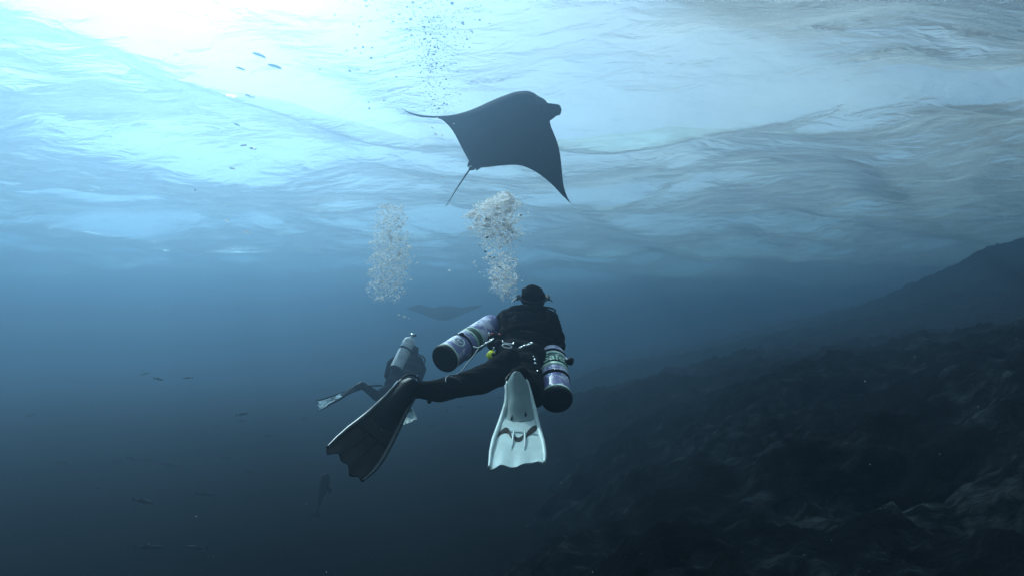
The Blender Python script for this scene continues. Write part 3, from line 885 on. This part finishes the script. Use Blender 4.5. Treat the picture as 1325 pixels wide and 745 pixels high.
def near_manta():
    k = 4.1375
    def c(x, y): return (510 + x / k, 100 + y / k)
    lead = [c(38, 165), c(62, 180), c(95, 192), c(140, 202), c(195, 208), c(250, 208), c(300, 204), c(350, 194), c(400, 179), c(450, 159), c(500, 136), c(550, 114),
            c(600, 95), c(645, 80), c(690, 74), c(728, 77), c(765, 97), c(800, 128), c(825, 158), c(838, 195), c(833, 238), c(850, 290), c(872, 345), c(886, 400),
            c(894, 460), c(900, 520), c(908, 585), c(926, 640), c(945, 673)]
    trail = [c(38, 167), c(60, 184), c(92, 200), c(140, 213), c(190, 218), c(240, 222), c(270, 240), c(298, 268), c(322, 302), c(345, 345), c(372, 398), c(398, 445),
             c(414, 476), c(440, 486), c(500, 482), c(560, 475), c(620, 470), c(672, 472), c(720, 488), c(765, 512), c(810, 545), c(852, 582), c(895, 628), c(945, 675)]
    def depth(px, py):
        s = ((px - 648) * .66 + (py - 175) * .75)            # along the span, towards the lower wing
        return 7.4 + .003 * (175 - py) + .9 * (s / 130) ** 2
    root, disc = manta(lead, trail, depth, .34, 'large dark manta ray gliding overhead below the bright surface', M['manta'])
    D = lambda x, y, dd=0: at(*c(x, y), depth(*c(x, y)) + dd)
    # head lobes, rolled into horns
    P = [D(780, 172), D(815, 172), D(845, 172), D(870, 177), D(884, 181)]
    g = G().tube(P, [.095, .080, .071, .075, .062], 18, 1.0)
    g.build('cephalic_lobe', M['manta'], root)
    q = D(880, 182); ax = (D(892, 186) - D(860, 172)).normalized()
    G().ring(q + ax * .01, ax + Vector((0, -.5, 0)), .040, .014, 20, 8).build('lobe_rim', M['mantapale'], root)
    P = [D(800, 215, .10), D(828, 216, .08), D(848, 208, .05), D(866, 200)]
    G().tube(P, [.06, .050, .035, .02], 14).build('cephalic_lobe', M['manta'], root)
    G().ball(D(786, 146), .10, 3, (1.3, .8, .75), Matrix.Rotation(R(40), 3, 'Y')).build('eye_ridge', M['mantapale'], root)
    G().ball(D(806, 152, -.07), .022, 2).build('eye', M['lens'], root)
    # pelvic fins, dorsal fin and tail
    G().ball(D(418, 488, -.03), .045, 3, (1.05, .6, .62), Matrix.Rotation(R(-12), 3, 'Y')).build('dorsal_fin', M['mantapale'], root)
    for x, y in ((400, 470), (445, 488)):
        G().tube([D(x + 18, y - 22), D(x, y), D(x - 6, y + 10)], [.06, .035, .012], 10, .35).build('pelvic_fin', M['manta'], root)
    P = [D(415, 485), D(395, 508), D(370, 545), D(345, 582), D(320, 622), D(297, 660), D(277, 692)]
    G().tube([cr(P, i / 30) for i in range(31)], [.012 - .008 * (i / 30) for i in range(31)], 8).build('tail', M['mantapale'], root)

near_manta()

def far_manta():
    lead = [(525, 400), (532, 396.5), (539, 394.2), (546, 394.3), (553, 396.2), (561, 397.6), (570, 396.2), (578, 395.2), (588, 396.3), (598, 397.4), (608, 396), (616, 395), (625, 394.5)]
    trail = [(525, 400.6), (534, 402), (542, 404.6), (550, 407.6), (558, 410.6), (566, 413), (574, 414.2), (583, 413), (591, 410), (600, 406), (608, 402.6), (616, 399.4), (625, 395.4)]
    def depth(px, py): return 33 + .03 * abs(px - 573) - .06 * (py - 400)
    manta(lead, trail, depth, .35, 'faint far manta ray seen head-on beyond the left shoulder of the near diver', M['manta'])
far_manta()

# ------------------------------------------------------------------ fish
def fish_mesh():
    L = 1.0
    P = [Vector((x, 0, z)) for x, z in ((-.5, .0), (-.46, .0), (-.38, .0), (-.25, .0), (-.05, .0), (.15, 0), (.30, .0), (.38, .0))]
    rr = [.008, .035, .062, .085, .095, .072, .04, .022]
    body = G().tube(P, rr, 12, 1.0)
    for v in body.v: v.y *= .5; v.z *= .72
    tail = G().add([(.36, -.006, .02), (.36, -.006, -.02), (.5, -.004, -.12), (.45, -.004, 0), (.5, -.004, .12),
                    (.36, .006, .02), (.36, .006, -.02), (.5, .004, -.12), (.45, .004, 0), (.5, .004, .12)],
                   [(0, 1, 2, 3), (0, 3, 4), (5, 8, 7, 6), (5, 9, 8), (0, 4, 9, 5), (4, 3, 8, 9), (3, 2, 7, 8), (2, 1, 6, 7), (1, 0, 5, 6)])
    def finp(pts):
        V = [(x, -.004, z) for x, z in pts] + [(x, .004, z) for x, z in pts]; n = len(pts)
        return G().add(V, [tuple(range(n)), tuple(range(2 * n - 1, n - 1, -1))] + [(k, (k + 1) % n, n + (k + 1) % n, n + k) for k in range(n)])
    dorsal = finp([(-.04, .06), (.02, .105), (.10, .09), (.22, .035)])
    anal = finp([(.05, -.055), (.12, -.09), (.24, -.035)])
    return body, tail, dorsal, anal
FISH = []
# px, py, length px, tilt deg, depth m, heading (1 = towards the right)
for q in [(204.8, 490, 18, -8, 11, 1), (243, 488.6, 14, 4, 12, -1), (188, 483, 12, 12, 15, 1), (312.8, 535.5, 21, 10, 10, 1), (312, 544, 16, 4, 14, -1), (348, 563, 14, -3, 12, 1),
          (171, 593, 21, -5, 10, 1), (193, 594.7, 16, -4, 10, 1), (219, 601, 20, -14, 10, 1), (80, 597.6, 18, 0, 10.5, -1), (293, 592, 13, -5, 10.5, 1), (323.3, 609.5, 15, -6, 9.5, 1),
          (266, 638.6, 26, -6, 7.8, 1), (124.7, 629.8, 14, -10, 8.8, 1), (184.7, 647.5, 37, -4, 6.2, 1), (87.5, 690, 22, -8, 6.8, 1), (192.3, 707, 38, -2, 5.6, 1), (253.6, 707.5, 32, -3, 5.9, -1),
          (418.4, 687.7, 14, 12, 6.8, 1), (480.5, 724, 13, 40, 5.4, 1), (39, 537, 12, 20, 14, 1), (393, 541, 10, 10, 14, -1), (556, 551, 8, 10, 14, 1), (630, 505.5, 7, 0, 13, 1),
          (646, 513.5, 7, 5, 13, -1), (578, 532, 8, 75, 12, 1), (561, 550, 9, 15, 13, 1), (595, 526, 8, -15, 13, 1), (150, 596, 15, 5, 10.5, -1), (280, 551, 12, 8, 15, -1)]:
    FISH.append(q)
FL = {0: 'small grey fish, left one of the pair highest in the blue at left', 1: 'small grey fish, right one of the pair highest in the blue at left',
      3: 'dark fish with tilted body between the surface reflections and the lower shoal, upper of two', 4: 'faint fish just under the tilted dark one',
      5: 'lone small fish to the left of the shaded fin', 6: 'slim fish leading the row of three across mid shoal, leftmost', 7: 'slim fish in the middle of the row of three',
      8: 'slim fish tilted head down, right end of the row of three', 9: 'faint fish at the far left of the shoal', 12: 'dark slim fish right of and above the largest one',
      14: 'large dark slim fish in the middle of the lower left', 15: 'blurred fish near the lower left corner', 16: 'long dark fish near the bottom edge, left of two',
      17: 'long dark fish near the bottom edge, right of two', 18: 'small fish under the shaded fin tip', 19: 'small dark fish swimming steeply near the bottom edge',
      20: 'faint fish near the left picture edge', 2: 'very faint fish just left of the topmost pair', 10: 'small fish right of the row of three, just under their level',
      11: 'small fish midway between the row of three and the shaded fin', 13: 'small fish pointing slightly down, left of the large slim one',
      21: 'tiny fish left of the fin of the distant diver', 22: 'tiny fish between the two divers, under the black clad knee', 23: 'tiny fish close left of the pale fin, upper of two',
      24: 'tiny fish close left of the pale fin, lower of two', 26: 'tiny slim fish just right of the shaded fin blade', 27: 'tiny fish midway between the shaded fin and the pale fin',
      28: 'very faint fish overlapping the left end of the row of three', 29: 'very faint fish left of and above the lone small fish', 25: 'tiny fish turned upright below the leg of the near diver'}
fb = fish_mesh()
fproto = None
for i, (px, py, lp, tilt, d, hd) in enumerate(FISH):
    loc = at(px, py, d)
    L = lp * d / FPX
    if fproto is None:
        t = thing('fish', '', 'fish', loc)
        t.location = (0, 0, 0)
        for g, nm in zip(fb, ('body', 'tail_fin', 'dorsal_fin', 'anal_fin')):
            g.build(nm, M['fish'], t)
        fproto = t
    else:
        t = fproto.copy(); COL.objects.link(t)
        for ch in fproto.children:
            c2 = ch.copy(); COL.objects.link(c2); c2.parent = t
    t.location = loc; t.scale = (L, L, L)
    t.rotation_euler = (0, R(-tilt) + (math.pi if hd < 0 else 0) * 0, R(rng.uniform(-22, 22)) + (0 if hd < 0 else math.pi))
    if hd > 0: t.rotation_euler[1] = R(tilt)
    t['label'] = FL.get(i, 'tiny faint fish, one of the blurred ones scattered through the shoal')
    t['group'] = 'fish of the loose shoal'
# big dim fish hanging nose-up under the shaded fin
def dim_fish():
    p = at(417, 636, 7.6)
    t = thing('large_fish', 'big blurred fish hanging nose-up below the shaded fin', 'fish', p)
    P = [at(422, 611, 7.6), at(421, 620, 7.6), at(419, 630, 7.6), at(416, 641, 7.6), at(413, 652, 7.6), at(411, 660, 7.6)]
    G().tube([cr(P, k / 16) for k in range(17)], [v * .5 for v in (.02, .08, .115, .13, .135, .13, .12, .11, .095, .08, .065, .055, .045, .035, .03, .025, .02)], 14, .7).build('body', M['fish'], t)
    G().tube([at(411, 659, 7.6), at(408, 668, 7.6)], [.015, .07], 10, .15).build('tail_fin', M['fish'], t)
    G().tube([at(423, 625, 7.6), at(427, 633, 7.6), at(426, 638, 7.6)], [.06, .05, .01], 8, .15).build('pectoral_fin', M['fish'], t)
dim_fish()

# ------------------------------------------------------------------ bubbles
def bubble_mat(name, dif, dark=0, blend=.35):
    m = N(name)
    fr = m.n('ShaderNodeFresnel'); fr.inputs['IOR'].default_value = 1.33
    lw = m.n('ShaderNodeLayerWeight'); lw.inputs['Blend'].default_value = blend
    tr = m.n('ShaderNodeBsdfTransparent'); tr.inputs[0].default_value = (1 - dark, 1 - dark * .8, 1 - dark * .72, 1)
    gl = m.n('ShaderNodeBsdfGlossy'); gl.inputs['Roughness'].default_value = .08
    mx = m.n('ShaderNodeMixShader'); m.l(lw.outputs['Fresnel'], mx.inputs[0]); m.l(tr.outputs[0], mx.inputs[1]); m.l(gl.outputs[0], mx.inputs[2])
    di = m.n('ShaderNodeBsdfDiffuse'); di.inputs[0].default_value = (1, 1, 1, 1)
    tl = m.n('ShaderNodeBsdfTranslucent'); tl.inputs[0].default_value = (1, 1, 1, 1)
    md = m.n('ShaderNodeMixShader'); md.inputs[0].default_value = .6; m.l(di.outputs[0], md.inputs[1]); m.l(tl.outputs[0], md.inputs[2])
    m2 = m.n('ShaderNodeMixShader'); m2.inputs[0].default_value = dif; m.l(mx.outputs[0], m2.inputs[1]); m.l(md.outputs[0], m2.inputs[2])
    m.l(m2.outputs[0], m.out.inputs[0])
    return m.m
BM_W = bubble_mat('exhaled_air', .92, blend=.3)
BM_D = bubble_mat('air_against_light', .02, dark=.5, blend=.12)  # dark tint stands in for bubbles silhouetted against the light

BM_F = bubble_mat('air_lens', .04, dark=.15, blend=.2)

def ico(n):
    bm = bmesh.new(); bmesh.ops.create_icosphere(bm, subdivisions=n, radius=1)
    V = np.array([v.co[:] for v in bm.verts]); F = np.array([[v.index for v in f.verts] for f in bm.faces]); bm.free()
    return V, F
def bubble_cloud(name, label, C, r, mat, flat=.75, n=1):
    V, F = ico(n)
    C = np.asarray(C); r = np.asarray(r)
    sc = np.stack([r * rng.uniform(.8, 1.25, len(r)), r * rng.uniform(.8, 1.2, len(r)), r * flat * rng.uniform(.7, 1.2, len(r))], -1)
    ctr = C.mean(0)
    VV = (V[None] * sc[:, None] + (C - ctr)[:, None]).reshape(-1, 3)
    FF = (F[None] + (np.arange(len(C)) * len(V))[:, None, None]).reshape(-1, 3)
    o = link(name, mesh_np(name, VV, FF), mat)
    o.location = ctr
    return tag(o, label, kind='stuff')

def plume(rows, d, count, rmean, rbig, dz=.16):
    """rows: (py, px_left, px_right, density)"""
    ys = [q[0] for q in rows]
    C, rr = [], []
    w = np.array([q[3] for q in rows]); 
    while len(C) < count:
        y = rng.uniform(ys[0], ys[-1])
        den = np.interp(y, ys, w)
        if rng.uniform() > den: continue
        a, b = np.interp(y, ys, [q[1] for q in rows]), np.interp(y, ys, [q[2] for q in rows])
        m, h = (a + b) / 2, (b - a) / 2
        u = rng.uniform(-1, 1); v = rng.uniform(-1, 1)
        if u * u + v * v > 1: continue
        # ragged edge
        k = 1 + .16 * math.sin(y * .33 + u * 3) + .1 * math.sin(y * .9 + v * 4)
        if rng.uniform() < .12: k *= rng.uniform(1.1, 1.5)
        C.append(at(m + h * u * k, y + rng.normal(0, 1.5), d + .45 * v * h * d / FPX))
        x = rng.uniform()
        rr.append(rmean * min(3.5, math.exp(rng.normal(0, .6))) * (rbig if x < .02 else 1))
    return np.array([tuple(c) for c in C]), np.array(rr)

C1, R1 = plume([(250, 646, 660, .3), (255, 641, 668, .8), (262, 622, 673, .9), (272, 607, 672, 1), (284, 604, 672, 1), (296, 607, 672, .9), (304, 614, 673, .6), (312, 620, 671, .22), (324, 627, 669, .13), (338, 630, 669, .2), (352, 630, 670, .3), (366, 632, 670, .28), (376, 634, 669, .16), (386, 645, 670, .05), (392, 652, 672, .02)], 4.05, 12000, .0021, 3.4)
bubble_cloud('bubble_plume', 'bright white plume of exhaled bubbles rising from the near diver', C1, R1, BM_W, n=1)
C2, R2 = plume([(265, 490, 523, .5), (275, 488, 526, .6), (300, 481, 530, .8), (330, 479, 531, 1), (360, 475, 528, .8), (378, 474, 524, .45), (392, 484, 520, .10)], 8.6, 9000, .0042, 2.6)
bubble_cloud('bubble_plume', 'paler hazy plume of exhaled bubbles rising from the distant diver', C2, R2, BM_W, n=1)
# swarm of small bubbles close below the surface
cx = []
for k in range(1500):
    y = rng.uniform(-20, 150) if rng.uniform() < .35 else rng.uniform(-25, 95)
    sx = 16 + 26 * max(0, (70 - y) / 70)
    x = 558 + rng.normal(0, sx) - .12 * (70 - y)
    cx.append(tuple(at(x, y, 7.0 + rng.normal(0, .35))))
bubble_cloud('bubble_swarm', 'swarm of tiny dark bubbles rising to the surface above the manta ray', cx, .0058 * np.exp(rng.normal(0, .38, len(cx))), BM_D, n=1)

bub_me = {}
def lone(px, py, rp, d, mat, label, group, flat=.75):
    key = mat.name + str(flat)
    if key not in bub_me:
        V, F = ico(2)
        V = V.copy(); V[:, 2] = np.where(V[:, 2] < 0, V[:, 2] * .45, V[:, 2])       # flattened underneath, domed above
        me = mesh_np('bubble', V, F); me.materials.append(mat); bub_me[key] = me
    o = bpy.data.objects.new('bubble', bub_me[key]); COL.objects.link(o)
    o.location = at(px, py, d); r = rp * d / FPX
    o.scale = (r, r, r * flat)
    o.rotation_euler = (R(rng.uniform(-15, 15)), R(rng.uniform(-15, 15)), R(rng.uniform(0, 360)))
    return tag(o, label, 'bubble', group)
k6 = 4.658
for x, y, r in [(340, 8, 2.0), (345, 40, 2.0), (155, 93, 1.4), (267, 148, 1.6), (302, 163, 1.8), (288, 212, 1.4), (225, 306, 1.4), (277, 293, 1.7), (325, 287, 1.8), (380, 291, 1.6),
                (312, 323, 1.5), (374, 353, 2.1), (245, 430, 1.8), (368, 428, 1.4), (458, 349, 1.2), (562, 354, 1.1), (587, 371, 1.2), (525, 465, 1.4), (357, 618, 1.4), (362, 655, 1.6),
                (450, 609, 1.3), (63, 420, 1.3), (627, 18, 2.0), (505, 133, 1.6), (470, 113, 1.3), (313, 105, 1.2)]:
    lone(400 + x / k6, y / k6, r, 6.8, BM_D, 'small dark bubble in the bright water left of the dense bubble swarm', 'dark bubbles left of the swarm')
for x, y, r in [(952, 239, 1.6), (965, 288, 1.4), (757, 287, 1.8), (740, 405, 1.6), (771, 107, 1.5), (825, 480, 1.5), (790, 503, 1.3), (895, 436, 1.2), (813, 625, 1.7), (831, 631, 1.5), (783, 657, 2.1), (755, 640, 1.3), (745, 603, 1.0), (703, 552, 1.0)]:
    lone(400 + x / k6, y / k6, r, 6.8, BM_D, 'dark bubble trailing below the swarm above the left wing of the big manta', 'dark bubbles above the manta')
km = 4.1375
for x, y, r in [(230, 220, 1.6), (222, 305, 1.8), (258, 313, 1.5), (205, 273, 1.4), (258, 532, 1.7), (413, 597, 1.3), (278, 658, 1.4), (302, 686, 1.5), (320, 250, 1.1)]:
    lone(510 + x / km, 100 + y / km, r, 6.6, BM_W, 'lone pale bubble beside the left wing and tail of the big manta', 'pale bubbles beside the manta')
for x, y, r in [(503, 456, 1.7), (633, 415, 1.4), (645, 432, 1.3), (665, 465, 1.4), (683, 390, 1.5), (640, 405, 1.1)]:
    lone(460 + x / km, 240 + y / km, r, 4.1, BM_W, 'lone white bubble straying left of the bright plume', 'stray bubbles beside the bright plume')
for x, y, r in [(705, 280, 2.2), (695, 355, 2.0), (885, 160, 1.8), (700, 180, 1.9), (772, 437, 1.6), (665, 322, 1.3), (720, 383, 1.6), (742, 388, 1.6)]:
    lone(460 + x / km, 240 + y / km, r, 3.85, bubble_mat('dark_side_of_air', .0, dark=.8) if 'dark_side_of_air' not in bpy.data.materials else bpy.data.materials['dark_side_of_air'],  # shaded side of the bubbles put into a dark tint
         'small dark bubble in front of the bright plume', 'dark bubbles in the bright plume')
for x, y, r in [(155, 118, 4.2), (240, 128, 3.4), (212, 135, 2.6), (163, 178, 2.0), (237, 225, 3.0), (135, 268, 1.4), (262, 703, 2.4), (232, 693, 1.6), (285, 710, 1.3), (190, 112, 2.0)]:
    lone(460 + x / km, 240 + y / km, r, 8.3, BM_W, 'larger white bubble in or under the hazy far plume', 'larger bubbles of the far plume')
for x, y, r in [(798, 70, 8), (760, 100, 5), (715, 98, 4.5), (690, 108, 3.5), (835, 95, 4), (775, 335, 3), (852, 400, 3), (640, 140, 3.5), (800, 500, 2.5), (856, 515, 2.5), (722, 500, 2.6)]:
    lone(460 + x / km, 240 + y / km, r, 3.95, BM_W, 'large round bubble shining on the bright plume', 'large bubbles of the bright plume')
for x, y, r, lb in [(757, 163, 10, 'wide flat air bubble in the white glare, left of the top two'), (803, 196, 10.5, 'wide flat air bubble in the white glare, right of the top two'),
                    (703, 202, 7, 'dim flat air bubble just below the two wide ones'), (730, 282, 7, 'thin flat air bubble third in the rising column'),
                    (692, 365, 4.5, 'small flat air bubble midway down the column'), (712, 426, 5, 'flat air bubble, left of the lower pair in the column'),
                    (738, 435, 5, 'flat air bubble, right of the lower pair in the column'), (678, 493, 4, 'faint flat air bubble under the lower pair'),
                    (662, 600, 3, 'small pale air bubble near the foot of the column'), (664, 645, 4, 'pale streak-like air bubble near the foot of the column'),
                    (722, 679, 5.5, 'lowest white air bubble of the rising column')]:
    kk = 2.258
    lone(x / kk, y / kk, r * .85, 8.2, BM_W if y > 590 else BM_F, lb, 'flat bubbles rising in a column', .26)

# fine particles drifting in the water
pts = [tuple(at(rng.uniform(-60, 1385), rng.uniform(60, 800), d_)) for d_ in rng.uniform(1.4, 7, 2600)]
bubble_cloud('drifting_particles', 'fine pale particles drifting through the water', pts, .0007 * np.exp(rng.normal(0, .4, len(pts))), M['alu'], 1, 1)
